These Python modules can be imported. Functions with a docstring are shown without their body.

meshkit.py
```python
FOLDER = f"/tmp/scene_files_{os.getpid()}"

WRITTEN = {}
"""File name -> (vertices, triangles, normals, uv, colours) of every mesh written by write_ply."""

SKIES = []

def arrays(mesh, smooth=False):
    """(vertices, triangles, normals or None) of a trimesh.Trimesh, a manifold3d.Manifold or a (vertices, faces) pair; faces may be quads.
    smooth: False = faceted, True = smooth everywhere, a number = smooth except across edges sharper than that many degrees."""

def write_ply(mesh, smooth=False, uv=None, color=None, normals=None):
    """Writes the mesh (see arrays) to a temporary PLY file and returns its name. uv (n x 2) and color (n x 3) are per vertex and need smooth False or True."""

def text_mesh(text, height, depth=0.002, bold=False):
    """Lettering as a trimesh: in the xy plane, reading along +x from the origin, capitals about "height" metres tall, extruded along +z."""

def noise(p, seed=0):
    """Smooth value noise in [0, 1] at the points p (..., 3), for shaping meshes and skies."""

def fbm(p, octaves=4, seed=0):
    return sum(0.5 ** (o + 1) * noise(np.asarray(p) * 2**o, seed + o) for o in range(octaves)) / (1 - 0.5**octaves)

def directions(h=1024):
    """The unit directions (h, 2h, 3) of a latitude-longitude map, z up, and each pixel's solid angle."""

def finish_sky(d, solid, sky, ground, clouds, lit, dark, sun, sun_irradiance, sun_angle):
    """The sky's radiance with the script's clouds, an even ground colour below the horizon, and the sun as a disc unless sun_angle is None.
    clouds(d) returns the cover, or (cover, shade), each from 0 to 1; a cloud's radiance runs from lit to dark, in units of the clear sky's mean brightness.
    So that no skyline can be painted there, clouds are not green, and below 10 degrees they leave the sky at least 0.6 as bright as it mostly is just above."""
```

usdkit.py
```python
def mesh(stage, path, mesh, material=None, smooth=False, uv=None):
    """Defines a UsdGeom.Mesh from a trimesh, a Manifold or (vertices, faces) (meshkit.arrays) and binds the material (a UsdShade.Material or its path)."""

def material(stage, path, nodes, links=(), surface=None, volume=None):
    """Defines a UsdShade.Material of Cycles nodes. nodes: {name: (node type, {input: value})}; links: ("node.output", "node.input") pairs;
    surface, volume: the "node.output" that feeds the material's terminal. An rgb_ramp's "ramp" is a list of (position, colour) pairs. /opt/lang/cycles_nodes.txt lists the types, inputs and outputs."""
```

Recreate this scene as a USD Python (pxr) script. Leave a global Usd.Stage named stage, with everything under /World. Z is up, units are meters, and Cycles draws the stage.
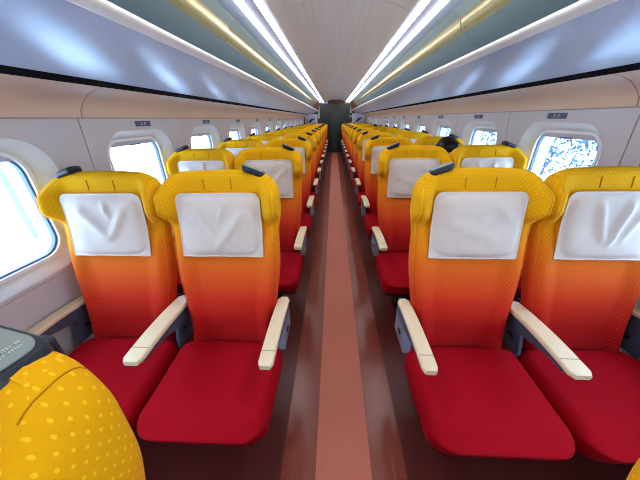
import math
import numpy as np
import trimesh
import manifold3d as m3
from shapely.geometry import LineString, Polygon, box as sbox
import usdkit
import meshkit
from pxr import Gf, Sdf, Usd, UsdGeom, UsdLux, UsdShade

stage = Usd.Stage.CreateInMemory()
UsdGeom.SetStageUpAxis(stage, 'Z')
UsdGeom.SetStageMetersPerUnit(stage, 1.0)
world = UsdGeom.Xform.Define(stage, '/World')
stage.SetDefaultPrim(world.GetPrim())
UsdGeom.Scope.Define(stage, '/World/Looks')

# ------------------------------------------------------------------ camera, sky, exposure
# x to the right, y along the carriage away from the camera, z up; the floor is z = 0
FPX, PITCH, YAW, ROLL, CAMX, CAMZ = 254.2, 0.446, -0.056, -0.019, -0.054, 1.463
EXPOSURE = -0.30
SKY_STRENGTH = 4.2
LAMP_STRENGTH = 17.0


def pixel_ray(u, v):
    c, s = math.cos(ROLL), math.sin(ROLL)
    u, v = c * u + s * v, -s * u + c * v
    x, yc, zc = u / FPX, v / FPX, 1.0
    d = zc * math.cos(PITCH) - yc * math.sin(PITCH)
    z = -zc * math.sin(PITCH) - yc * math.cos(PITCH)
    c, s = math.cos(YAW), math.sin(YAW)
    return np.array([c * x + s * d, -s * x + c * d, z])


fwd = pixel_ray(0, 0)
right = pixel_ray(FPX, 0) - fwd
up = fwd - pixel_ray(0, FPX)
cam = UsdGeom.Camera.Define(stage, '/World/camera')
cam.CreateHorizontalApertureAttr(36.0)
cam.CreateFocalLengthAttr(36.0 * FPX / 640)
cam.CreateClippingRangeAttr((0.02, 2000.0))
cam.CreateExposureAttr(EXPOSURE)
cam.AddTransformOp().Set(Gf.Matrix4d(*right, 0, *up, 0, *(-fwd), 0, CAMX, 0.0, CAMZ, 1))

dome = UsdLux.DomeLight.Define(stage, '/World/sky')
dome.CreateIntensityAttr(1.0)
dome.CreateColorAttr(Gf.Vec3f(0.66 * SKY_STRENGTH, 0.86 * SKY_STRENGTH, 1.12 * SKY_STRENGTH))

# ------------------------------------------------------------------ materials
L = '/World/Looks/'


def plain(name, col, rough=0.5, spec=0.5, metal=0.0, noise=0.0, nscale=20.0, bump=0.0, bscale=200.0, coat=0.0, tint=(1, 1, 1)):
    nodes = {'p': ('principled_bsdf', {'base_color': col, 'specular_tint': tint, 'roughness': rough, 'specular_ior_level': spec, 'metallic': metal, 'coat_weight': coat})}
    links = []
    if noise or bump:
        nodes['tc'] = ('texture_coordinate', {})
    if noise:
        nodes['n'] = ('noise_texture', {'scale': nscale, 'detail': 4.0})
        nodes['r'] = ('rgb_ramp', {'ramp': [(0.3, tuple(c * (1 - noise) for c in col)), (0.7, tuple(min(1, c * (1 + noise)) for c in col))]})
        links += [('tc.object', 'n.vector'), ('n.fac', 'r.fac'), ('r.color', 'p.base_color')]
    if bump:
        nodes['bn'] = ('noise_texture', {'scale': bscale, 'detail': 2.0})
        nodes['b'] = ('bump', {'strength': bump, 'distance': 0.001})
        links += [('tc.object', 'bn.vector'), ('bn.fac', 'b.height'), ('b.normal', 'p.normal')]
    return usdkit.material(stage, L + name, nodes, links, surface='p.BSDF')


def emitter(name, col, strength):
    return usdkit.material(stage, L + name, {'e': ('emission', {'color': col, 'strength': strength})}, [], surface='e.emission')


def upholstery(name, stops, dots, rough=0.85):
    """Woven cloth whose dye runs from crimson to yellow with height, with a staggered lattice of woven lighter dots."""
    z0, z1 = 0.40, 1.30
    nodes = {
        'tc': ('texture_coordinate', {}), 'sn': ('separate_xyz', {}), 'anx': ('math', {'math_type': 'absolute'}), 'any': ('math', {'math_type': 'absolute'}),
        'side': ('math', {'math_type': 'greater_than'}), 'top': ('math', {'math_type': 'greater_than', 'value2': 0.80}), 'h': ('mix_float', {}), 'v': ('mix_float', {}),
        'sides': ('math', {'math_type': 'subtract', 'use_clamp': True}), 'vz': ('math', {'math_type': 'multiply', 'value2': 0.74}), 'sx': ('separate_xyz', {}),
        'mr': ('map_range', {'from_min': z0, 'from_max': z1, 'clamp': True}),
        'ramp': ('rgb_ramp', {'ramp': [((z - z0) / (z1 - z0), c) for z, c in stops]}),
        'add': ('math', {'math_type': 'add'}), 'sub': ('math', {'math_type': 'subtract'}),
        'fa': ('math', {'math_type': 'multiply', 'value2': 1 / 0.0160}), 'fb': ('math', {'math_type': 'multiply', 'value2': 1 / 0.0160}),
        'ga': ('math', {'math_type': 'fraction'}), 'gb': ('math', {'math_type': 'fraction'}),
        'ca': ('math', {'math_type': 'subtract', 'value2': 0.5}), 'cb': ('math', {'math_type': 'subtract', 'value2': 0.5}),
        'pa': ('math', {'math_type': 'multiply'}), 'pb': ('math', {'math_type': 'multiply'}),
        'd': ('math', {'math_type': 'add'}),
        'mask': ('map_range', {'range_type': 'smoothstep', 'from_min': 0.012, 'from_max': 0.034, 'to_min': dots, 'to_max': 0.0, 'clamp': True}),
        'ramp2': ('rgb_ramp', {'ramp': [((z - z0) / (z1 - z0), tuple(min(1.0, k * q + o) for k, q, o in zip(c, (1.25, 1.5, 1.6), (0.10, 0.10, 0.02)))) for z, c in stops]}),
        'light': ('mix_color', {'blend_type': 'mix'}),
        'n': ('noise_texture', {'scale': 500.0, 'detail': 2.0}), 'b': ('bump', {'strength': 0.25, 'distance': 0.001}),
        'p': ('principled_bsdf', {'roughness': rough, 'specular_ior_level': 0.15, 'sheen_weight': 0.06, 'sheen_roughness': 0.4, 'sheen_tint': (1.0, 0.7, 0.4)}),
    }
    links = [('tc.object', 'sx.vector'), ('sx.z', 'mr.value'), ('mr.result', 'ramp.fac'), ('mr.result', 'ramp2.fac'), ('ramp2.color', 'light.b'), ('tc.normal', 'sn.vector'), ('sn.x', 'anx.value1'), ('sn.y', 'any.value1'), ('anx.value', 'side.value1'), ('any.value', 'side.value2'), ('sn.z', 'top.value1'),
             ('side.value', 'sides.value1'), ('top.value', 'sides.value2'), ('sides.value', 'h.fac'), ('sx.x', 'h.a'), ('sx.y', 'h.b'), ('sx.z', 'vz.value1'), ('top.value', 'v.fac'), ('vz.value', 'v.a'), ('sx.y', 'v.b'),
             ('h.result', 'add.value1'), ('v.result', 'add.value2'), ('h.result', 'sub.value1'), ('v.result', 'sub.value2'),
             ('add.value', 'fa.value1'), ('sub.value', 'fb.value1'), ('fa.value', 'ga.value1'), ('fb.value', 'gb.value1'), ('ga.value', 'ca.value1'), ('gb.value', 'cb.value1'),
             ('ca.value', 'pa.value1'), ('ca.value', 'pa.value2'), ('cb.value', 'pb.value1'), ('cb.value', 'pb.value2'), ('pa.value', 'd.value1'), ('pb.value', 'd.value2'),
             ('d.value', 'mask.value'), ('mask.result', 'light.fac'), ('ramp.color', 'light.a'), ('light.result', 'p.base_color'),
             ('tc.object', 'n.vector'), ('n.fac', 'b.height'), ('b.normal', 'p.normal')]
    return usdkit.material(stage, L + name, nodes, links, surface='p.BSDF')


M = {}
DYE = [(0.42, (0.30, 0.001, 0.006)), (0.54, (0.42, 0.004, 0.007)), (0.66, (0.58, 0.026, 0.010)), (0.78, (0.68, 0.095, 0.012)), (0.88, (0.73, 0.17, 0.010)),
       (0.99, (0.74, 0.27, 0.003)), (1.10, (0.74, 0.36, 0.001)), (1.30, (0.76, 0.39, 0.001))]
M['cloth'] = upholstery('seat_cloth', DYE, 0.55)
M['pillow'] = upholstery('pillow_cloth', DYE, 0.0)
M['cushion'] = plain('cushion_cloth', (0.35, 0.0008, 0.009), 0.85, 0.12, noise=0.10, nscale=300.0, bump=0.3, bscale=600.0)
M['piping'] = upholstery('piping_cloth', [(0.42, (0.42, 0.004, 0.008)), (0.70, (0.70, 0.06, 0.01)), (0.86, (0.85, 0.20, 0.02)), (1.0, (0.90, 0.42, 0.02)), (1.30, (0.92, 0.56, 0.03))], 0.0)
M['seam'] = plain('seam_thread', (0.40, 0.19, 0.004), 0.9, 0.1)
M['cover'] = plain('cover_cloth', (0.66, 0.60, 0.54), 0.9, 0.1, noise=0.03, nscale=30.0, bump=0.3, bscale=700.0)
M['hem'] = plain('hem_cloth', (0.70, 0.64, 0.54), 0.9, 0.1)
M['cream'] = plain('cream_plastic', (0.76, 0.65, 0.43), 0.38, 0.5)
M['slate'] = plain('slate_plastic', (0.060, 0.075, 0.115), 0.45, 0.4)
M['greypl'] = plain('grey_plastic', (0.17, 0.19, 0.25), 0.45, 0.4)
M['black'] = plain('black_plastic', (0.012, 0.013, 0.016), 0.4, 0.4)
M['navy'] = plain('navy_plastic', (0.009, 0.016, 0.030), 0.40, 0.35)
M['plate'] = plain('handle_plate', (0.20, 0.25, 0.25), 0.45, 0.4)
M['print'] = plain('plate_print', (0.42, 0.48, 0.48), 0.5, 0.4)
M['shell'] = plain('seat_shell', (0.05, 0.035, 0.03), 0.5, 0.3)
M['metal'] = plain('leg_metal', (0.025, 0.022, 0.024), 0.4, 0.5, metal=0.4)
M['wall'] = plain('wall_panel', (0.54, 0.53, 0.55), 0.42, 0.35, noise=0.02, nscale=6.0)
M['surround'] = plain('window_surround', (0.60, 0.61, 0.60), 0.38, 0.4)
M['rim'] = plain('window_rim', (0.72, 0.76, 0.80), 0.3, 0.5)
M['gasket'] = plain('window_gasket', (0.045, 0.11, 0.26), 0.35, 0.5)
M['blind'] = plain('window_blind', (0.42, 0.46, 0.52), 0.5, 0.4)
M['peach'] = plain('peach_panel', (0.66, 0.50, 0.37), 0.42, 0.4, noise=0.03, nscale=3.0)
M['trim'] = plain('trim_line', (0.24, 0.26, 0.34), 0.4, 0.4)
M['seamdark'] = plain('dark_joint', (0.10, 0.085, 0.09), 0.7, 0.2)
M['rack'] = plain('rack_underside', (0.38, 0.46, 0.62), 0.27, 0.95, tint=(0.45, 0.80, 1.0))
M['rail'] = plain('rack_rail', (0.74, 0.74, 0.70), 0.35, 0.5)
M['rackblack'] = plain('rack_black_edge', (0.004, 0.004, 0.007), 0.8, 0.03)
M['teal'] = plain('rack_back', (0.15, 0.20, 0.205), 0.40, 0.4, noise=0.03, nscale=4.0)
M['gold'] = plain('gold_panel', (0.22, 0.20, 0.095), 0.20, 0.4, metal=0.30)
M['bluepanel'] = plain('lamp_housing', (0.24, 0.31, 0.41), 0.35, 0.5)
M['lampgap'] = plain('lamp_gap', (0.085, 0.10, 0.17), 0.6, 0.2)
M['lamp'] = emitter('lamp_diffuser', (1.0, 0.935, 0.885), LAMP_STRENGTH)
M['wine'] = plain('wine_fascia', (0.075, 0.016, 0.010), 0.3, 0.5)
M['darkwall'] = plain('dark_partition', (0.028, 0.034, 0.038), 0.4, 0.4)
M['door'] = plain('dark_door', (0.016, 0.026, 0.027), 0.3, 0.5)
M['doorglass'] = plain('door_glass', (0.020, 0.045, 0.043), 0.12, 0.6)
M['poster'] = plain('poster_paper', (0.62, 0.66, 0.80), 0.4, 0.4)
M['posterblue'] = plain('poster_blue', (0.03, 0.05, 0.22), 0.5, 0.3)
M['posterred'] = plain('poster_purple', (0.20, 0.06, 0.20), 0.5, 0.3)
M['paper'] = plain('notice_paper', (0.45, 0.50, 0.48), 0.5, 0.3)
M['display'] = emitter('display_screen', (0.30, 0.26, 0.62), 0.9)
M['displaytext'] = emitter('display_text', (0.75, 0.72, 1.0), 1.3)
M['labeldark'] = plain('label_dark', (0.07, 0.09, 0.15), 0.5, 0.3)
M['labellight'] = plain('label_light', (0.50, 0.58, 0.64), 0.5, 0.3)
M['skin'] = plain('skin', (0.60, 0.37, 0.26), 0.5, 0.3)
M['hair'] = plain('black_hair', (0.008, 0.007, 0.007), 0.45, 0.4, bump=0.6, bscale=120.0)
M['jacket'] = plain('dark_jacket', (0.03, 0.032, 0.045), 0.85, 0.2)
M['snow'] = plain('snow', (0.86, 0.90, 0.96), 0.8, 0.2, noise=0.03, nscale=2.0)
M['bark'] = plain('bark', (0.05, 0.10, 0.16), 0.9, 0.1)
M['twig'] = plain('twig', (0.06, 0.10, 0.15), 0.9, 0.1)
M['icytwig'] = plain('snowy_twig', (0.70, 0.80, 0.90), 0.9, 0.1)
M['icywall'] = plain('pale_blue_cladding', (0.11, 0.185, 0.20), 0.6, 0.3)
M['icylight'] = plain('pale_band', (0.25, 0.30, 0.32), 0.6, 0.3)


def wood_ceiling():
    nodes = {'tc': ('texture_coordinate', {}), 'm': ('mapping', {'scale': (26.0, 0.7, 6.0)}), 'n': ('noise_texture', {'scale': 1.0, 'detail': 4.0}),
             'r': ('rgb_ramp', {'ramp': [(0.25, (0.68, 0.68, 0.62)), (0.75, (0.78, 0.785, 0.73))]}),
             'p': ('principled_bsdf', {'roughness': 0.36, 'specular_ior_level': 0.5})}
    return usdkit.material(stage, L + 'ceiling_laminate', nodes, [('tc.object', 'm.vector'), ('m.vector', 'n.vector'), ('n.fac', 'r.fac'), ('r.color', 'p.base_color')], surface='p.BSDF')


M['ceiling'] = wood_ceiling()


def floor_mat(name, a, b, rough):
    nodes = {'tc': ('texture_coordinate', {}), 'n': ('noise_texture', {'scale': 130.0, 'detail': 3.0}), 'n2': ('noise_texture', {'scale': 260.0, 'detail': 1.0}),
             'r': ('rgb_ramp', {'ramp': [(0.35, a), (0.65, b)]}), 'mr': ('map_range', {'from_min': 0.3, 'from_max': 0.7, 'to_min': rough - 0.06, 'to_max': rough + 0.08}),
             'b': ('bump', {'strength': 0.25, 'distance': 0.001}), 'p': ('principled_bsdf', {'specular_ior_level': 0.6})}
    return usdkit.material(stage, L + name, nodes, [('tc.object', 'n.vector'), ('tc.object', 'n2.vector'), ('n.fac', 'r.fac'), ('r.color', 'p.base_color'), ('n2.fac', 'mr.value'),
                                                   ('mr.result', 'p.roughness'), ('n2.fac', 'b.height'), ('b.normal', 'p.normal')], surface='p.BSDF')


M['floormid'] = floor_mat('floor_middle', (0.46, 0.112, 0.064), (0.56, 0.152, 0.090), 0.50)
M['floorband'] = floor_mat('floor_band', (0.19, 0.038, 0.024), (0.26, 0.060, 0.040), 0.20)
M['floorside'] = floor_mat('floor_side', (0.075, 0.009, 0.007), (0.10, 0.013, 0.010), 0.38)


def pane_mat():
    nodes = {'t': ('transparent_bsdf', {'color': (0.93, 0.97, 1.0)}), 'g': ('glossy_bsdf', {'roughness': 0.02, 'color': (0.9, 0.95, 1.0)}), 'w': ('layer_weight', {'blend': 0.5}),
             'pw': ('math', {'math_type': 'power', 'value2': 5.0}), 'ma': ('math', {'math_type': 'multiply_add', 'value2': 0.5, 'value3': 0.02}), 'm': ('mix_closure', {})}
    return usdkit.material(stage, L + 'window_glass', nodes, [('w.facing', 'pw.value1'), ('pw.value', 'ma.value1'), ('ma.value', 'm.fac'), ('t.BSDF', 'm.closure1'), ('g.BSDF', 'm.closure2')], surface='m.closure')


M['pane'] = pane_mat()

# ------------------------------------------------------------------ helpers
taken = {}


def numbered(parent, name):
    k = taken.get((parent, name), -1) + 1
    taken[(parent, name)] = k
    return name if k == 0 else '%s_%03d' % (name, k)


def pth(p):
    return p if isinstance(p, str) else str(p.GetPath())


def obj(name, mesh, mat, parent='/World', smooth=35, label=None, uv=None):
    parent = pth(parent)
    path = parent + '/' + numbered(parent, name)
    p = usdkit.mesh(stage, path, mesh, M[mat], smooth=smooth, uv=uv).GetPrim()
    if label:
        p.SetCustomDataByKey('label', label)
    return p


def tag(p, label, cat, group=None, kind=None):
    p.SetCustomDataByKey('label', label)
    p.SetCustomDataByKey('category', cat)
    if group:
        p.SetCustomDataByKey('group', group)
    if kind:
        p.SetCustomDataByKey('kind', kind)
    return p


def thing(name, label=None, cat=None, loc=(0, 0, 0), rotz=0.0, group=None, kind=None):
    x = UsdGeom.Xform.Define(stage, '/World/' + numbered('/World', name))
    x.AddTranslateOp().Set(Gf.Vec3d(*loc))
    if rotz:
        x.AddRotateZOp().Set(math.degrees(rotz))
    if label:
        tag(x.GetPrim(), label, cat, group, kind)
    elif kind:
        x.GetPrim().SetCustomDataByKey('kind', kind)
    return x.GetPrim()


def dup(root, name, loc, label=None, cat=None, group=None, kind=None, rotz=None):
    x = UsdGeom.Xform.Define(stage, '/World/' + numbered('/World', name))
    p = x.GetPrim()
    p.GetReferences().AddInternalReference(root.GetPath())
    p.SetInstanceable(True)
    ops = UsdGeom.Xformable(p).GetOrderedXformOps()
    ops[0].Set(Gf.Vec3d(*loc))
    if rotz is not None and len(ops) > 1:
        ops[1].Set(math.degrees(rotz))
    if label:
        tag(p, label, cat, group, kind)
    return p


def sstep(x, a, b):
    t = np.clip((np.asarray(x, float) - a) / (b - a), 0, 1)
    return t * t * (3 - 2 * t)


def cat(*ms):
    return trimesh.util.concatenate([m for m in ms])


def bx(x0, x1, y0, y1, z0, z1, bevel=0.0):
    if bevel <= 0:
        m = trimesh.creation.box((x1 - x0, y1 - y0, z1 - z0))
        m.apply_translation(((x0 + x1) / 2, (y0 + y1) / 2, (z0 + z1) / 2))
        return m
    b = bevel
    cs = []
    for sx in (x0 + b, x1 - b):
        for sy in (y0 + b, y1 - b):
            for sz in (z0 + b, z1 - b):
                s = trimesh.creation.icosphere(2, b)
                cs.append(s.vertices + [sx, sy, sz])
    return trimesh.convex.convex_hull(np.vstack(cs))


def grid_faces(nr, nc, wrap=True):
    f = []
    for i in range(nr - 1):
        for j in range(nc if wrap else nc - 1):
            a, b = i * nc + j, i * nc + (j + 1) % nc
            f.append((a, b, b + nc, a + nc))
    f = np.array(f)
    return np.vstack([f[:, [0, 1, 2]], f[:, [0, 2, 3]]])


def fixed(v, f):
    m = trimesh.Trimesh(v, f, process=True)
    m.fix_normals()
    return m


def tube(pts, r, n=8, closed=False):
    p = np.asarray(pts, float)
    if closed:
        t = np.roll(p, -1, 0) - np.roll(p, 1, 0)
    else:
        t = np.gradient(p, axis=0)
    t /= np.linalg.norm(t, axis=1, keepdims=True) + 1e-12
    ref = np.array([0.3, 0.5, 0.81])
    a = np.cross(t, ref)
    a /= np.linalg.norm(a, axis=1, keepdims=True) + 1e-12
    b = np.cross(t, a)
    ang = np.arange(n) * 2 * np.pi / n
    v = (p[:, None] + r * (np.cos(ang)[None, :, None] * a[:, None] + np.sin(ang)[None, :, None] * b[:, None])).reshape(-1, 3)
    f = grid_faces(len(p), n)
    if closed:
        k = len(p) - 1
        e = np.array([(k * n + j, k * n + (j + 1) % n, (j + 1) % n, j) for j in range(n)])
        f = np.vstack([f, e[:, [0, 1, 2]], e[:, [0, 2, 3]]])
    else:
        v = np.vstack([v, p[0], p[-1]])
        k0, k1, o = len(v) - 2, len(v) - 1, (len(p) - 1) * n
        f = np.vstack([f, [(k0, (j + 1) % n, j) for j in range(n)], [(k1, o + j, o + (j + 1) % n) for j in range(n)]])
    return fixed(v, f)


def rrect(hw, hh, r, n=8):
    """Rounded rectangle, counter-clockwise, always 4 * (n + 1) points."""
    r = min(r, hw - 1e-4, hh - 1e-4)
    pts = []
    for k, (sx, sy) in enumerate(((1, 1), (-1, 1), (-1, -1), (1, -1))):
        for i in range(n + 1):
            a = (k + i / n) * math.pi / 2
            pts.append((sx * (hw - r) + r * math.cos(a), sy * (hh - r) + r * math.sin(a)))
    return np.array(pts)


def loft(loops):
    """Closed body through loops of equal point count (each n x 3), the ends filled with a fan."""
    n = len(loops[0])
    v = np.vstack(loops + [np.mean(loops[0], 0)[None], np.mean(loops[-1], 0)[None]])
    f = grid_faces(len(loops), n)
    k0, k1, o = len(v) - 2, len(v) - 1, (len(loops) - 1) * n
    f = np.vstack([f, [(k0, (j + 1) % n, j) for j in range(n)], [(k1, o + j, o + (j + 1) % n) for j in range(n)]])
    return fixed(v, f)


def extrude_xz(poly, y0, y1):
    """A shapely polygon in (x, z) run along y."""
    m = trimesh.creation.extrude_polygon(poly, y1 - y0, engine='earcut')
    v = m.vertices.copy()
    m = trimesh.Trimesh(np.c_[v[:, 0], v[:, 2] + y0, v[:, 1]], m.faces[:, ::-1], process=False)
    return m


def extrude_yz(poly, x0, x1):
    m = trimesh.creation.extrude_polygon(poly, x1 - x0, engine='earcut')
    v = m.vertices.copy()
    return trimesh.Trimesh(np.c_[v[:, 2] + x0, v[:, 0], v[:, 1]], m.faces, process=False)


def sheet(pts, th, y0, y1):
    return extrude_xz(LineString(pts).buffer(th / 2, cap_style='flat', join_style='mitre'), y0, y1)


def mirror(m, s):
    if s > 0:
        return m
    m = m.copy()
    m.vertices[:, 0] *= -1
    m.faces = m.faces[:, ::-1]
    return m


# ------------------------------------------------------------------ the carriage
Y0, Y1, PITCHY, ROWS = -0.85, 12.70, 0.98, 12
SEATX = {'aisle': 0.570, 'window': 1.114}


def row_y(n):
    return 0.75 + PITCHY * (n - 1)


def win_y(k):
    return 1.85 + PITCHY * (k - 1)


def xw(z):
    """Inner face of the side wall at a height."""
    return np.interp(z, [0, 0.78, 1.10, 1.487], [1.465, 1.420, 1.405, 1.380])


# floor: a lighter runner between two darker bands, darker still under the seats
fl = thing('floor', kind='structure')
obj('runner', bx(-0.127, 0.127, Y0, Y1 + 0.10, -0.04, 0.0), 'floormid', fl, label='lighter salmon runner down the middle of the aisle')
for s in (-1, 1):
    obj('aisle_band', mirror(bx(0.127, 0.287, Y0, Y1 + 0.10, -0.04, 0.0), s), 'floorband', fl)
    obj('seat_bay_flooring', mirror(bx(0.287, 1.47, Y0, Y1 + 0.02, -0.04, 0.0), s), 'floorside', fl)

# ceiling: flat centre panels, lamp coves, the side panels over the racks
ce = thing('ceiling', kind='structure')
edges = [Y0, 2.24, 5.18, 8.12, 11.06, Y1]
for a, b in zip(edges[:-1], edges[1:]):
    xs = np.linspace(-0.466, 0.466, 21)
    obj('centre_panel', sheet([(x, 2.195 - 0.087 * (abs(x) / 0.466) ** 2.4) for x in xs], 0.012, a + 0.002, b - 0.002), 'ceiling', ce)
for s in (-1, 1):
    for a, b in zip(edges[:-1], edges[1:]):
        a, b = a + 0.0015, b - 0.0015
        obj('lamp_side_panel', mirror(sheet([(0.650, 2.116), (0.700, 2.112), (0.748, 2.106)], 0.010, a, b), s), 'bluepanel', ce)
        obj('upper_side_panel', mirror(sheet([(0.746, 2.108), (0.772, 2.090), (0.800, 2.060)], 0.010, a, b), s), 'teal', ce)
        q = 0.010 * math.sin(7 * a + s)                       # the gold panels are hung a little unevenly
        obj('gold_side_panel', mirror(sheet([(0.798, 2.062), (0.8035, 2.052 + 0.4 * q), (0.8075, 2.041 + 0.6 * q), (0.811, 2.028 + 0.6 * q), (0.815, 2.014 + 0.6 * q), (0.822, 2.000 + 0.4 * q), (0.833, 1.988), (0.846, 1.978)], 0.010, a, b), s), 'gold', ce)
        obj('lower_side_panel', mirror(sheet([(0.844, 1.980), (0.92, 1.922), (1.02, 1.862), (1.20, 1.765), (1.36, 1.66)], 0.012, a, b), s), 'teal', ce)
        obj('panel_clip', mirror(bx(0.815, 0.835, b - 0.05, b - 0.02, 1.995, 2.015, 0.005), s), 'seamdark', ce)

for s, side in ((-1, 'left'), (1, 'right')):
    lt = thing('ceiling_light', '%s ceiling light, twin white strips running the whole length of the carriage' % side, 'ceiling light')
    obj('housing', mirror(bx(0.462, 0.664, Y0, Y1 - 0.05, 2.112, 2.135), s), 'lampgap', lt)
    for x0, x1 in ((0.490, 0.520), (0.608, 0.634)):
        pl = Polygon([(x0, 2.114), (x0 + 0.002, 2.084), ((x0 + x1) / 2, 2.074), (x1 - 0.002, 2.084), (x1, 2.114)])
        obj('diffuser', mirror(extrude_xz(pl, Y0 + 0.01, Y1 - 0.06), s), 'lamp', lt, label='white glowing strip')

# luggage racks
for s, side in ((-1, 'left'), (1, 'right')):
    rk = thing('luggage_rack', 'long pale %s luggage rack with glossy underside above the %s windows' % (side, side), 'luggage rack')
    ys = [Y0, 1.42, 5.34, 9.26, Y1 - 0.22]
    prof = [(1.150, 1.640), (1.10, 1.648), (1.00, 1.668), (0.90, 1.694), (0.80, 1.724), (0.722, 1.752)]
    for a, b in zip(ys[:-1], ys[1:]):
        obj('shelf_underside', mirror(sheet(prof, 0.012, a, b), s), 'rack', rk)
    obj('front_rail', mirror(extrude_xz(LineString([(0.722, 1.754), (0.700, 1.762)]).buffer(0.013), Y0, Y1 - 0.22), s), 'rail', rk, label='cream front rail')
    obj('rear_edge', mirror(extrude_xz(Polygon([(1.128, 1.637), (1.168, 1.617), (1.180, 1.640), (1.150, 1.652)]), Y0, Y1 - 0.22), s), 'rackblack', rk, label='black edge strip')

# side walls: one panel to each window, a curved frieze above, a lower panel below
WHW, WHH, WR, WCZ = 0.335, 0.305, 0.17, 1.108
NWIN = 12


def panel_mesh(y0, y1, z0, z1, hole=None, th=0.012):
    zz = [z0] + [z for z in (0.78, 1.10) if z0 < z < z1] + [z1]
    poly = Polygon([(y0, z) for z in zz] + [(y1, z) for z in zz[::-1]])
    if hole is not None:
        poly = poly.difference(Polygon(hole))
    m = trimesh.creation.extrude_polygon(poly, th, engine='earcut')
    v = m.vertices.copy()
    return trimesh.Trimesh(np.c_[xw(v[:, 1]) + v[:, 2], v[:, 0], v[:, 1]], m.faces, process=False)


seam_y = [1.40 + PITCHY * k for k in range(-2, 13)]
for s, side in ((-1, 'left'), (1, 'right')):
    wl = thing('wall_' + side, kind='structure')
    for k in range(-1, NWIN + 1):
        a, b = 1.40 + PITCHY * (k - 1), 1.40 + PITCHY * k
        a, b = max(a, Y0) + 0.003, min(b, Y1) - 0.003
        if b - a < 0.1:
            continue
        c = win_y(k)
        hole = None
        if c - WHW > a and c + WHW < b:
            hole = rrect(WHW, WHH, WR, 10) + [c, WCZ]
        obj('window_panel', mirror(panel_mesh(a, b, 0.782, 1.484, hole), s), 'wall', wl, smooth=False)
    for k in range(0, 5):
        a, b = 1.42 + 3.92 * (k - 1), 1.42 + 3.92 * k
        a, b = max(a, Y0), min(b, Y1)
        if b - a < 0.1:
            continue
        pr = [(1.165, 1.634), (1.20, 1.630), (1.25, 1.618), (1.30, 1.596), (1.345, 1.560), (1.370, 1.525), (1.378, 1.490)]
        obj('frieze_panel', mirror(sheet(pr, 0.012, a + 0.0035, b - 0.0035), s), 'peach', wl)
        obj('lower_panel', mirror(panel_mesh(a + 0.002, b - 0.002, 0.10, 0.779), s), 'wall', wl, smooth=False)
    obj('trim_strip', mirror(bx(1.374, 1.400, Y0, Y1, 1.483, 1.491), s), 'trim', wl)
    obj('skirting', mirror(panel_mesh(Y0, Y1, 0.0, 0.098), s), 'greypl', wl, smooth=False)
    obj('backing', mirror(cat(bx(1.415, 1.425, Y0, Y1, 1.43, 1.66), bx(1.18, 1.425, Y0, Y1, 1.645, 1.655), bx(1.485, 1.50, Y0, Y1, -0.04, 0.80)), s), 'seamdark', wl, smooth=False)
    for y in seam_y:
        if Y0 + 0.02 < y < Y1 - 0.02:
            m = panel_mesh(y - 0.012, y + 0.012, 0.782, 1.484, th=0.006)
            m.apply_translation((0.0122, 0, 0))
            obj('joint_strip', mirror(m, s), 'seamdark', wl, smooth=False)

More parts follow.
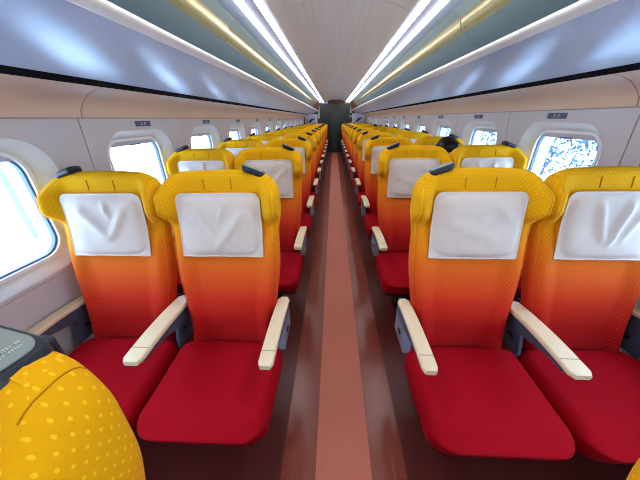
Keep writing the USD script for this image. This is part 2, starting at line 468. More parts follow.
wn = 0
for s, side in ((-1, 'left'), (1, 'right')):
    first = None
    for k in range(0, NWIN):
        wn += 1
        c = win_y(k)
        name = 'window_%d' % wn
        if first is None:
            w = UsdGeom.Xform.Define(stage, '/World/' + name)
            w.AddTranslateOp().Set(Gf.Vec3d(0, c, 0))
            w = w.GetPrim()
            w.SetCustomDataByKey('kind', 'structure')
            first = w
            steps = [(0.0, 0.0, -0.0012), (0.10, 0.10, 0.004), (0.35, 0.35, 0.018), (0.65, 0.65, 0.040), (0.90, 0.90, 0.058), (1.0, 1.0, 0.064)]
            loops = []
            IHW, IHH, IR = 0.262, 0.252, 0.105
            for t, _, d in steps:
                q = rrect(WHW + 0.004 + (IHW - WHW - 0.004) * t, WHH + 0.004 + (IHH - WHH - 0.004) * t, WR + (IR - WR) * t, 10)
                z = q[:, 1] + WCZ
                loops.append(np.c_[xw(z) * (1 - t) + t * 1.396 + d, q[:, 0], z])
            back = [np.c_[l[:, 0] + 0.006, l[:, 1], l[:, 2]] for l in loops[::-1]]
            v = np.vstack(loops + back + [loops[0]])
            obj('surround', mirror(fixed(v, grid_faces(len(loops) * 2 + 1, len(loops[0]))), s), 'surround', w, smooth=50)

            def ring(h0, v0, r0, h1, v1, r1, x0, x1):
                poly = Polygon(rrect(h0, v0, r0, 10) + [0, WCZ], [rrect(h1, v1, r1, 10) + [0, WCZ]])
                return extrude_yz(poly, x0, x1)
            obj('inner_rim', mirror(ring(0.266, 0.256, 0.11, 0.249, 0.239, 0.092, 1.452, 1.466), s), 'rim', w, label='pale inner rim')
            obj('gasket', mirror(ring(0.256, 0.246, 0.10, 0.240, 0.230, 0.086, 1.466, 1.486), s), 'gasket', w, label='dark blue rubber gasket')
            pane = extrude_yz(Polygon(rrect(0.252, 0.242, 0.095, 10) + [0, WCZ]), 1.476, 1.482)
            obj('pane', mirror(pane, s), 'pane', w, smooth=False)
            obj('outer_frame', mirror(ring(0.36, 0.35, 0.12, 0.246, 0.236, 0.092, 1.486, 1.560), s), 'rim', w)
            bl = obj('blind', mirror(bx(1.455, 1.468, -0.243, 0.243, 1.318, 1.352, 0.004), s), 'blind', w, label='rolled-up blind with its grey bottom bar')
            obj('blind_handle', mirror(bx(1.448, 1.462, -0.05, 0.05, 1.316, 1.326, 0.003), s), 'greypl', bl)
        else:
            ref = UsdGeom.Xform.Define(stage, '/World/' + name).GetPrim()
            ref.GetReferences().AddInternalReference(first.GetPath())
            ref.SetInstanceable(True)
            UsdGeom.Xformable(ref).GetOrderedXformOps()[0].Set(Gf.Vec3d(0, c, 0))
            ref.SetCustomDataByKey('kind', 'structure')

# seat number labels over the windows
words = ['first', 'second', 'third', 'fourth', 'fifth', 'sixth', 'seventh', 'eighth', 'ninth', 'tenth', 'eleventh', 'twelfth']


def on_wall(m, s, y, z):
    """Lettering drawn in xy (reading along +x) laid on the side wall, read from inside."""
    v = m.vertices
    x = xw(z + v[:, 1]) - v[:, 2]
    out = np.c_[x * s, (y - v[:, 0] if s > 0 else y + v[:, 0]), z + v[:, 1]]
    m2 = trimesh.Trimesh(out, m.faces, process=False)
    m2.fix_normals()
    return m2


for s, side in ((-1, 'left'), (1, 'right')):
    first = None
    for k in range(1, 9):
        lab = 'small dark seat number label above the %s whole %s window' % ('nearest' if k == 1 else words[k - 1], side)
        yc = 1.86
        if first is None:
            t = first = thing('seat_number_label', lab, 'label', (0, 0, 0), group='seat number labels on the %s wall' % side)
            bd = extrude_yz(Polygon(rrect(0.078, 0.017, 0.004, 3) + [0, 0]), 0, 0.002)
            bd = trimesh.Trimesh(np.c_[bd.vertices[:, 1], bd.vertices[:, 2], bd.vertices[:, 0]], bd.faces, process=False)
            obj('plate', on_wall(bd, s, yc + 0.03, 1.452), 'labeldark', t, smooth=False)
            tx = meshkit.text_mesh('A  B' if s < 0 else 'D  C', 0.020, 0.001)
            tx.apply_translation((-tx.bounds[:, 0].mean(), -0.010, 0.002))
            obj('lettering', on_wall(tx, s, yc + 0.03, 1.452), 'labellight', t, smooth=False)
            dk = trimesh.creation.annulus(0.010, 0.018, 0.002)
            bar = bx(-0.004, 0.004, -0.014, 0.014, 0, 0.0025)
            dk = cat(dk, bar)
            dk.apply_translation((-0.105, 0, 0.001))
            obj('icon', on_wall(dk, s, yc + 0.03, 1.452), 'labellight', t, smooth=False, label='round pale icon')
        else:
            dup(first, 'seat_number_label', (0, PITCHY * (k - 1), 0), lab, 'label', 'seat number labels on the %s wall' % side)

# end wall
wf = thing('wall_far', kind='structure')
for s in (-1, 1):
    obj('partition_panel', mirror(bx(0.66, 1.50, Y1, Y1 + 0.06, -0.04, 2.02), s), 'darkwall', wf, smooth=False)
    obj('wine_side_panel', mirror(bx(0.66, 1.45, Y1 - 0.005, Y1 + 0.06, 2.02, 2.25), s), 'wine', wf, smooth=False)
for s in (-1, 1):
    obj('wine_bulkhead', mirror(bx(0.664, 1.34, Y1 - 0.72, Y1 - 0.66, 1.785, 2.115), s), 'wine', wf, smooth=False)
obj('fascia', bx(-0.66, 0.66, Y1 - 0.03, Y1 + 0.06, 2.02, 2.25, 0.006), 'wine', wf, label='wine red fascia over the end door')
d1 = thing('door_1', kind='structure')
obj('door_leaf', bx(-0.64, 0.64, Y1 + 0.02, Y1 + 0.05, 0.0, 2.02), 'door', d1, smooth=False)
obj('door_window', bx(-0.16, 0.16, Y1 + 0.008, Y1 + 0.022, 0.12, 1.72, 0.006), 'doorglass', d1)
for s in (-1, 1):
    obj('door_post', mirror(bx(0.60, 0.665, Y1 - 0.02, Y1 + 0.05, 0.0, 2.02, 0.006), s), 'darkwall', d1)
obj('door_handle', bx(0.30, 0.325, Y1 - 0.012, Y1 + 0.022, 0.85, 1.15, 0.006), 'greypl', d1)
# the car is closed behind the camera
obj('wall_near', bx(-1.50, 1.50, Y0 - 0.05, Y0, -0.04, 2.25), 'wall', smooth=False).SetCustomDataByKey('kind', 'structure')
obj('roof_shell', bx(-1.56, 1.56, Y0, Y1, 2.26, 2.28), 'seamdark', ce, smooth=False)

for s, side in ((-1, 'left'), (1, 'right')):
    po = thing('poster', 'white poster with a dark blue leaping shape on the end wall, %s of the door' % side, 'poster', (s * 1.06, Y1 - 0.012, 1.375), group=None)
    obj('sheet', bx(-0.285, 0.285, -0.006, 0.006, -0.265, 0.265), 'poster', po, smooth=False)
    th = np.linspace(0, 1, 15)
    upc = np.c_[-0.13 + 0.24 * th, -0.06 + 0.15 * th + 0.05 * np.sin(np.pi * th)]
    dn = np.c_[0.11 - 0.24 * th, 0.09 - 0.15 * th - 0.07 * np.sin(np.pi * th)]
    mk = Polygon(np.vstack([upc, dn])).buffer(0)
    mk = mk.union(Polygon([(0.02, 0.05), (0.16, 0.11), (0.13, 0.05), (0.05, 0.0)])).buffer(0.004)
    obj('emblem', trimesh.Trimesh(*(lambda m: (np.c_[m.vertices[:, 0], -0.006 - m.vertices[:, 2], m.vertices[:, 1]], m.faces))(trimesh.creation.extrude_polygon(mk, 0.002, engine='earcut')), process=False), 'posterblue', po, smooth=False)
    sw = LineString([(-0.22, -0.12), (-0.10, -0.155), (0.02, -0.15), (0.12, -0.12), (0.2, -0.07)]).buffer(0.016)
    obj('swoosh', trimesh.Trimesh(*(lambda m: (np.c_[m.vertices[:, 0], -0.006 - m.vertices[:, 2], m.vertices[:, 1]], m.faces))(trimesh.creation.extrude_polygon(sw, 0.002, engine='earcut')), process=False), 'posterred', po, smooth=False)
dsp = thing('display_screen', 'small glowing violet information display on the fascia over the end door', 'display', (-0.44, Y1 - 0.045, 2.10))
obj('screen', bx(-0.14, 0.14, -0.006, 0.012, -0.055, 0.075, 0.003), 'display', dsp)
for z, a in ((1.86, 'upper'), (1.71, 'middle'), (1.53, 'lower')):
    nt = thing('notice', '%s pale notice of the three stacked right of the end door' % a, 'notice', (0.71, Y1 - 0.006, z))
    obj('sheet', bx(-0.045, 0.045, -0.003, 0.003, -0.05, 0.05), 'paper', nt, smooth=False)
    obj('symbol', bx(-0.025, 0.025, -0.005, -0.003, 0.0, 0.025), 'labeldark', nt, smooth=False)
    obj('text_line', bx(-0.03, 0.03, -0.005, -0.003, -0.03, -0.02), 'labeldark', nt, smooth=False)
nt = thing('notice', 'tall narrow pale notice left of the end door beside the left poster', 'notice', (-0.71, Y1 - 0.006, 1.70))
obj('sheet', bx(-0.035, 0.035, -0.003, 0.003, -0.24, 0.24), 'paper', nt, smooth=False)
obj('symbol', bx(-0.022, 0.022, -0.005, -0.003, 0.10, 0.15), 'labeldark', nt, smooth=False)
obj('text_line', bx(-0.022, 0.022, -0.005, -0.003, 0.0, 0.02), 'labeldark', nt, smooth=False)
po = thing('slanted_post', 'pale slanted trim post between the end door and the right poster', 'trim post', (0.72, Y1 - 0.10, 0.0))
obj('rail', tube([(-0.06, 0, 0.9), (0.02, 0, 1.2), (0.16, 0, 1.56), (0.30, 0, 1.93)], 0.018, 10), 'rail', po)
obj('foot', bx(-0.10, -0.02, -0.02, 0.09, 0.0, 0.92, 0.01), 'darkwall', po)

# ------------------------------------------------------------------ seats
ZB, ZT = 0.40, 1.262


def yfront(z):
    z = np.asarray(z, float)
    d = np.maximum(z - 1.0, 0)
    return 0.196 + 0.235 * (z - 0.55 * (np.sqrt(d * d + 0.0009) - 0.03) - 0.43)


def halfw(z):
    return 0.220 + 0.034 * sstep(z, 0.50, 0.86) + 0.017 * sstep(z, 0.96, 1.10)


def wing(z, r):
    """How far the front stands forward at the fraction r of the half width."""
    hi = 0.094 * sstep(z, 1.015, 1.105) * (1 - 0.85 * sstep(z, 1.165, 1.255)) * sstep(r, 0.62, 0.99)
    lo = 0.024 * sstep(r, 0.55, 0.80) * (1 - sstep(r, 0.84, 1.0)) * (1 - 0.75 * sstep(z, 0.90, 1.02))
    lum = 0.012 * np.exp(-((z - 0.66) / 0.12) ** 2) * (1 - sstep(r, 0.3, 0.8))
    return hi + lo + lum


def backrest():
    rc, re, n = 0.098, 0.034, 45
    zs = np.r_[ZB, ZB + 0.008, ZB + 0.03, np.linspace(ZB + 0.06, ZT - rc, 46), ZT - rc * (1 - np.sin(np.linspace(0.12, np.pi / 2, 16)))]
    th_ = np.linspace(-np.pi / 2, np.pi / 2, n)
    u = np.sin(th_)                                          # dense near both edges
    loops, pipe = [], []
    for z in zs:
        d = ZT - z
        w = halfw(z)
        if d < rc:
            w = w - rc + math.sqrt(max(0, rc * rc - (rc - d) ** 2))
        ins = 0.0
        if d < re:
            ins = re - math.sqrt(max(0, re * re - (re - d) ** 2))
        if z < ZB + 0.03:
            ins = 0.02 * (1 - (z - ZB) / 0.03)
        thick = np.interp(z, [0.4, 0.9, 1.26], [0.108, 0.100, 0.068])
        x = u * w
        r = np.abs(x) / halfw(z)
        e = 0.030 + 0.030 * float(sstep(z, 1.00, 1.10))       # the wings have rounder shoulders
        ed = np.maximum(0, np.abs(x) - (w - e)) / e
        rnd = min(e * 1.1, 0.60 * (thick + float(wing(z, 1.0)) - 0.04)) * (1 - np.sqrt(np.maximum(0, 1 - np.minimum(ed, 1) ** 2))) / 0.9
        crown = -0.016 * (x / 0.28) ** 2                     # the top edge arches a little
        zz = z + crown * sstep(z, 1.0, ZT)
        f = yfront(z) - wing(z, r) + rnd * 0.9 + ins
        edr = np.maximum(0, np.abs(x) - (w - 0.034)) / 0.034
        b = yfront(z) + thick - 0.032 * (1 - np.sqrt(np.maximum(0, 1 - np.minimum(edr, 1) ** 2))) - ins - 0.012 * r ** 2
        mid = (f + b) / 2
        f, b = np.where(b - f < 0.012, mid - 0.006, f), np.where(b - f < 0.012, mid + 0.006, b)
        front = np.c_[x, f, zz]
        rear = np.c_[x, b, zz][::-1]
        loops.append(np.vstack([front, rear]))
        if 0.52 < z < 1.205:
            j = int(np.argmin(np.abs(np.abs(x) - (w - 0.3 * e)) + (x < 0) * 9))
            pipe.append(front[j] + [0.003, -0.002, 0])
    v = np.vstack(loops)
    nc = 2 * n
    f = grid_faces(len(loops), nc)
    caps = []
    for o in (0, (len(loops) - 1) * nc):
        for j in range(n - 1):
            a, b, c, d = o + j, o + j + 1, o + nc - 2 - j, o + nc - 1 - j
            caps += [(a, b, c), (a, c, d)]
    body = trimesh.Trimesh(v, np.vstack([f, caps]), process=False)
    if body.volume < 0:
        body.faces = body.faces[:, ::-1]
    pipe = np.array(pipe)
    return body, [tube(pipe, 0.0017, 7), tube(pipe * [-1, 1, 1], 0.0017, 7)]


BACK, PIPE = backrest()


def drop_to_back(x, y):
    """Height of the backrest's upper surface over the point (x, y)."""
    t = BACK.triangles
    a, b, c = t[:, 0, :2], t[:, 1, :2], t[:, 2, :2]
    den = (b[:, 1] - c[:, 1]) * (a[:, 0] - c[:, 0]) + (c[:, 0] - b[:, 0]) * (a[:, 1] - c[:, 1])
    den = np.where(np.abs(den) < 1e-14, 1e-14, den)
    l1 = ((b[:, 1] - c[:, 1]) * (x - c[:, 0]) + (c[:, 0] - b[:, 0]) * (y - c[:, 1])) / den
    l2 = ((c[:, 1] - a[:, 1]) * (x - c[:, 0]) + (a[:, 0] - c[:, 0]) * (y - c[:, 1])) / den
    l3 = 1 - l1 - l2
    ok = (l1 > -1e-6) & (l2 > -1e-6) & (l3 > -1e-6)
    return float((l1 * t[:, 0, 2] + l2 * t[:, 1, 2] + l3 * t[:, 2, 2])[ok].max()) if ok.any() else None


def pillow_y(x, z):
    """Front of the head pillow: bulges out of the backrest by up to 4.5 cm."""
    r = np.maximum(np.abs(x) / 0.196, np.abs(z - 1.028) / 0.150)
    q = (np.abs(x) / 0.196) ** 5 + (np.abs(z - 1.028) / 0.150) ** 5
    return yfront(z) + 0.014 - 0.056 * np.maximum(0, 1 - q) ** 0.45


def head_pillow():
    n = 33
    uu = np.sin(np.linspace(-np.pi / 2, np.pi / 2, n))
    X, Z = np.meshgrid(uu, uu)
    # square grid pulled to a rounded outline
    k = np.maximum(np.abs(X), np.abs(Z)) / np.maximum((np.abs(X) ** 5 + np.abs(Z) ** 5) ** 0.2, 1e-9)
    X, Z = X * k * 0.196, Z * k * 0.150 + 1.028
    Y = pillow_y(X * 0.9995, (Z - 1.028) * 0.9995 + 1.028)
    front = np.c_[X.ravel(), Y.ravel(), Z.ravel()]
    backv = np.c_[X.ravel(), (yfront(Z) + 0.02).ravel(), Z.ravel()]
    f = grid_faces(n, n, wrap=False)
    rim = list(range(n)) + [i * n + n - 1 for i in range(1, n)] + [n * n - 2 - i for i in range(n - 1)] + [(n - 2 - i) * n for i in range(n - 2)]
    sd = []
    for a, b in zip(rim, rim[1:] + rim[:1]):
        sd += [(a, b, b + n * n), (a, b + n * n, a + n * n)]
    return fixed(np.vstack([front, backv]), np.vstack([f, f[:, ::-1] + n * n, sd]))


def head_cover(folds):
    """The white cloth over the pillow; folds(x, z) gives its creases in metres."""
    nx, nz = 61, 47
    a = np.linspace(-1, 1, nx)
    b = np.linspace(-1, 1, nz)
    A, B = np.meshgrid(a, b)
    hw, zt, zb = 0.190, 1.172, 0.884
    X, Z = A * hw, (zt + zb) / 2 + B * (zt - zb) / 2
    rc = 0.034                                               # rounded upper corners
    ex, ez = np.maximum(0, np.abs(X) - (hw - rc)), np.maximum(0, Z - (zt - rc))
    l = np.hypot(ex, ez)
    m_ = np.maximum(ex, ez) / np.maximum(l, 1e-9)
    k = np.where((ex > 0) & (ez > 0), m_, 1.0)
    X = np.where((ex > 0) & (ez > 0), np.sign(X) * (hw - rc + ex * k), X)
    Z = np.where((ex > 0) & (ez > 0), zt - rc + ez * k, Z)
    q = np.minimum(0.66, (np.abs(X) / 0.196) ** 5 + (np.abs(Z - 1.028) / 0.150) ** 5)
    Y = yfront(Z) + 0.014 - 0.056 * (1 - q) ** 0.45 - 0.005
    edge = np.minimum(1, np.minimum((1 - np.abs(A)) * 6, (1 - np.abs(B)) * 5))
    Y = Y - 1.4 * (0.4 + 0.6 * edge) * folds(X, Z) - 0.0015 * np.sin(A * 9) * (B < -0.6) * (-0.6 - B) * 2.5
    front = np.stack([X, Y, Z], -1)
    v = np.vstack([front.reshape(-1, 3), (front + [0, 0.003, 0]).reshape(-1, 3)])
    f = grid_faces(nz, nx, wrap=False)
    n = nx * nz
    rim = list(range(nx)) + [i * nx + nx - 1 for i in range(1, nz)] + [n - 2 - i for i in range(nx - 1)] + [(nz - 2 - i) * nx for i in range(nz - 2)]
    sd = []
    for p, q in zip(rim, rim[1:] + rim[:1]):
        sd += [(p, q, q + n), (p, q + n, p + n)]
    hem = tube(front.reshape(-1, 3)[rim] + [0, 0.0005, 0], 0.0030, 6, closed=True)
    return fixed(v, np.vstack([f, f[:, ::-1] + n, sd])), hem


def crease(x, z, x0, z0, x1, z1, w, h):
    d = np.array([x1 - x0, z1 - z0])
    ln = math.hypot(*d)
    d = d / ln
    t = (x - x0) * d[0] + (z - z0) * d[1]
    p = -(x - x0) * d[1] + (z - z0) * d[0]
    return h * np.exp(-(p / w) ** 2) * sstep(t, -0.02, 0.05) * (1 - sstep(t, ln - 0.05, ln + 0.02))


FOLDS = {
    'left_aisle': lambda x, z: crease(x, z, 0.12, 1.10, -0.02, 0.92, 0.022, 0.009) + crease(x, z, -0.10, 1.12, -0.02, 0.98, 0.018, 0.006) + crease(x, z, 0.04, 1.14, 0.0, 1.05, 0.012, 0.006) + 0.004 * meshkit.noise(np.stack([x * 14, z * 14, 0 * x + 1], -1)),
    'left_window': lambda x, z: crease(x, z, -0.11, 1.13, 0.03, 0.97, 0.024, 0.012) + crease(x, z, 0.12, 1.12, 0.03, 0.97, 0.020, 0.011) + crease(x, z, 0.02, 1.15, 0.04, 1.06, 0.014, 0.008) + 0.004 * meshkit.noise(np.stack([x * 12, z * 12, 0 * x + 4], -1)),
    'right_aisle': lambda x, z: crease(x, z, -0.14, 1.05, 0.10, 0.97, 0.03, 0.005) + crease(x, z, 0.05, 1.15, 0.13, 1.05, 0.02, 0.005) + 0.005 * meshkit.noise(np.stack([x * 10, z * 10, 0 * x + 7], -1)),
    'right_window': lambda x, z: crease(x, z, -0.08, 1.15, -0.03, 0.96, 0.016, 0.010) + crease(x, z, 0.05, 1.15, -0.01, 0.95, 0.016, 0.011) + crease(x, z, 0.12, 1.12, 0.04, 0.97, 0.016, 0.007) + 0.004 * meshkit.noise(np.stack([x * 12, z * 12, 0 * x + 9], -1)),
}


def cushion(s_aisle):
    """Seat cushion, rounded in plan at the front, with a soft front edge."""
    yb, yf, hw = 0.215, -0.252, 0.264
    cy, hh = (yb + yf) / 2, (yb - yf) / 2
    loops = []
    lev = [(0.050, 0.285), (0.022, 0.292), (0.004, 0.315), (0.0, 0.345), (0.0, 0.385)]
    for a in np.linspace(0.1, 1, 8):
        lev.append((0.05 * (1 - math.cos(a * math.pi / 2)), 0.385 + 0.045 * math.sin(a * math.pi / 2)))
    for ins, dz in ((0.08, 0.004), (0.12, 0.008), (0.17, 0.010), (0.205, 0.011)):
        lev.append((ins, 0.430 + dz))
    for ins, z in lev:
        q = rrect(hw - ins, hh - ins, max(0.080 - ins, 0.012), 10)
        x, y = q[:, 0], q[:, 1] + cy
        fr = sstep(y, yf + 0.12, yf)                          # the front: rounder corners, bottom tucked back, top falls away
        x = x * (1 - 0.06 * fr)
        y2 = y + fr * (0.035 * (0.40 - z) / 0.10 * (z < 0.40)) + fr * 0.03 * sstep(z, 0.40, 0.43)
        zz = z - 0.018 * sstep(y, yf + 0.16, yf) * sstep(z, 0.38, 0.43) + 0.012 * sstep(z, 0.40, 0.43) * np.abs(x / hw) ** 2
        loops.append(np.c_[x, y2, zz])
    return loft(loops)


CUSHION = cushion(1)


def arm_parts(xc, panel, hw):
    """An armrest at x = xc: cream pad, slate body, hub and button."""
    ys = np.linspace(0.325, -0.100, 24)
    t = (ys - 0.325) / (-0.100 - 0.325)
    zc = 0.603 + 0.014 * np.sin(np.pi * np.clip(t * 0.9, 0, 1)) + 0.004 * t
    loops = []
    for y, z, q in zip(ys, zc, t):
        k = 1 - 0.30 * (1 - math.sqrt(max(0, 1 - max(0, (q - 0.955) / 0.045) ** 2)))
        k *= 1 - 0.5 * (1 - math.sqrt(max(0, 1 - max(0, (0.05 - q) / 0.05) ** 2)))
        h = 0.0125
        pr = rrect(hw * k, h * (0.6 + 0.4 * k), 0.009 * k, 4)
        loops.append(np.c_[pr[:, 0] + xc, np.full(len(pr), y), pr[:, 1] + z])
    pad = loft(loops)
    zj = float(np.interp(-0.035, ys[::-1], zc[::-1])) + 0.0127
    joint = bx(xc - hw + 0.004, xc + hw - 0.004, -0.0362, -0.0338, zj - 0.012, zj)
    # body below the pad, deep at the rear and thin at the front, arched underneath
    yb = np.linspace(0.325, -0.060, 20)
    tb = (yb - 0.325) / (-0.060 - 0.325)
    zt = 0.597 + 0.014 * np.sin(np.pi * tb * 0.9)
    zl = 0.530 + 0.050 * sstep(tb, 0.28, 0.95) + 0.010 * np.sin(np.pi * tb)
    poly = Polygon(np.vstack([np.c_[yb, zt], np.c_[yb, zl][::-1]])).buffer(-0.004).buffer(0.004)
    body = extrude_yz(poly, xc - hw * 0.70, xc + hw * 0.70)
    hub = extrude_yz(Polygon([(0.335, 0.60), (0.335, 0.415), (0.165, 0.415), (0.170, 0.45), (0.190, 0.515), (0.225, 0.545), (0.225, 0.60)]).buffer(0.006), xc - 0.018 * panel, xc + 0.018 * panel)
    return pad, joint, body, hub


def handle(xc, a):
    """Grab handle at the shoulder: a rounded slab that falls away towards the direction a, with a printed plate on top."""
    def slab(hw, hh, r, levels):
        loops = []
        for ins, h in levels:
            q = rrect(hw - ins, hh - ins, max(r - ins, 0.004), 6)
            x, y = q[:, 0], q[:, 1]
            z = 1.257 - 0.36 * x + h - 0.10 * (y) - 1.6 * np.maximum(0, x) ** 2
            loops.append(np.c_[xc + a * x, 0.390 + y, z])
        m = loft(loops)
        return m
    body = slab(0.049, 0.035, 0.024, [(0.022, -0.017), (0.004, -0.013), (0.0, -0.006), (0.0, 0.004), (0.003, 0.011), (0.008, 0.014)])
    plate = slab(0.042, 0.027, 0.016, [(0.0, 0.012), (0.0, 0.0148), (0.002, 0.0156)])
    marks = []
    for i in range(15):                                       # two lines of small raised print along the outer end
        ya = -0.019 + i * 0.0025
        for x0, x1 in ((0.0270, 0.0292), (0.0322, 0.0340)):
            if (i * 7 + int(x0 * 10000)) % 6:
                q = np.array([(x0, ya), (x1, ya), (x1, ya + 0.0016), (x0, ya + 0.0016)])
                z = 1.257 - 0.36 * q[:, 0] - 0.10 * q[:, 1] - 1.6 * np.maximum(0, q[:, 0]) ** 2
                b_, t_ = np.c_[xc + a * q[:, 0], 0.390 + q[:, 1], z + 0.0145], np.c_[xc + a * q[:, 0], 0.390 + q[:, 1], z + 0.0164]
                marks.append(trimesh.convex.convex_hull(np.vstack([b_, t_])))
    stem = bx(xc - 0.045, xc + 0.025, 0.415, 0.440, 1.13, 1.238, 0.008) if a > 0 else bx(xc - 0.025, xc + 0.045, 0.415, 0.440, 1.13, 1.238, 0.008)
    return body, plate, cat(*marks), stem


def front_on(x, z):
    return yfront(z) - wing(z, np.abs(x) / halfw(z))


def build_seat(side, kind, label, row):
    s = -1 if side == 'left' else 1
    a = -s                                                    # the aisle is towards x * a
    t = thing('train_seat', label, 'seat', (s * SEATX[kind], row_y(row), 0), group='seats along the %s side of the carriage' % side)
    bk = obj('backrest', BACK, 'cloth', t, smooth=True)
    for q in PIPE:
        obj('piping', q, 'piping', bk)
    tk = []
    for x in (-0.062, 0.062):
        pts = [(x + 0.001 * math.sin(i), front_on(x, z) - 0.0005, z) for i, z in enumerate(np.linspace(1.182, 1.228, 7))]
        tk.append(tube(pts, 0.0022, 6))
    for q in tk:
        obj('stitched_tuck', q, 'seam', bk)
    for q in (-1, 1):
        sp = [(q * 0.236, y, drop_to_back(q * 0.236, y)) for y in np.linspace(0.35, 0.43, 17)]
        sp = [(x, y, z + 0.0004) for x, y, z in sp if z is not None and z > 1.15]
        if len(sp) > 3:
            obj('shoulder_seam', tube(sp, 0.0009, 6), 'seam', bk)
    obj('rear_shell', bx(-0.19, 0.19, 0.235, 0.30, 0.36, 0.44, 0.02), 'shell', t)
    obj('head_pillow', head_pillow(), 'pillow', t, smooth=60)
    if row > 0:
        cv, hem = head_cover(FOLDS[side + '_' + kind])
        c_ = obj('headrest_cover', cv, 'cover', t, smooth=60, label='white cloth headrest cover')
        obj('hem', hem, 'hem', c_)
    obj('seat_cushion', CUSHION, 'cushion', t, smooth=60, label='crimson seat cushion')
    obj('seat_frame', bx(-0.235, 0.235, -0.16, 0.26, 0.235, 0.30, 0.02), 'shell', t)
    arms = []
    if kind == 'aisle':
        arms = [a * (SEATX['aisle'] - 0.310), -a * 0.272]
    else:
        arms = [-a * 0.276]
    for i, xc in enumerate(arms):
        pad, joint, body, hub = arm_parts(xc, 1.0 if (kind == 'aisle' and i == 0) else 0.42, 0.030 if kind == 'window' or i == 0 else 0.040)
        p = obj('armrest', body, 'slate', t)
        obj('arm_pad', pad, 'cream', p, label='cream armrest pad')
        obj('pad_joint', joint, 'seamdark', p)
        outer = 'greypl' if (kind == 'aisle' and i == 0) else 'slate'
        h = obj('arm_hub', hub, outer, t)
        face = xc + a * (0.024 if (kind == 'aisle' and i == 0) else 0.009)
        obj('recline_button', bx(face - 0.003, face + 0.003, 0.225, 0.255, 0.465, 0.485, 0.0025), 'black', h)
    hb, hp, mk, st = handle(a * 0.163 if kind == 'aisle' else -a * 0.163, a if kind == 'aisle' else -a)
    h = obj('grab_handle', hb, 'navy', t, smooth=50, label='dark grab handle on the shoulder')
    obj('handle_plate', hp, 'plate', h)
    obj('handle_print', mk, 'print', h, smooth=False)
    obj('handle_stem', st, 'navy', t)
    obj('pedestal', bx(-0.10, 0.10, -0.02, 0.20, 0.0, 0.245, 0.02), 'metal', t)
    obj('foot_bar', tube([(-0.17, 0.30, 0.09), (0.17, 0.30, 0.09)], 0.014, 10), 'metal', t)
    for x in (-0.15, 0.15):
        obj('foot_bracket', bx(x - 0.012, x + 0.012, 0.18, 0.31, 0.07, 0.26, 0.006), 'metal', t)
    return t


def seat_label(side, kind, n):
    where = 'nearest full row, %s' % ('beside the aisle' if kind == 'aisle' else 'beside the window') if n == 1 else \
        ('%s row, %s' % ('farthest' if n == ROWS else words[n - 1], 'beside the aisle' if kind == 'aisle' else 'beside the window'))
    return 'yellow to red %s seat with white headrest cover, %s' % (side, where)


for side, s in (('left', -1), ('right', 1)):
    for kind in ('aisle', 'window'):
        root = build_seat(side, kind, seat_label(side, kind, 1), 1)
        for n in range(2, ROWS + 1):
            dup(root, 'train_seat', (s * SEATX[kind], row_y(n), 0), seat_label(side, kind, n), 'seat', 'seats along the %s side of the carriage' % side)
    build_seat(side, 'aisle', 'closest dotted yellow seat%s, cut off at the bottom %s corner' % (' with large dark grab handle' if s < 0 else '', side), 0)

# ------------------------------------------------------------------ people
def chain(bones, refine=0.012, it=8):
    """Hulls of spheres along bones, joined and smoothed into one surface."""
    tot = m3.Manifold()
    for p, r0, q, r1 in bones:
        a = m3.Manifold.sphere(r0, 20).translate(tuple(p))
        b = m3.Manifold.sphere(r1, 20).translate(tuple(q))
        tot += m3.Manifold.batch_hull([a, b])
    m = tot.refine_to_length(refine).to_mesh()
    t = trimesh.Trimesh(m.vert_properties[:, :3], m.tri_verts, process=True)
    trimesh.smoothing.filter_taubin(t, iterations=it)
    return t


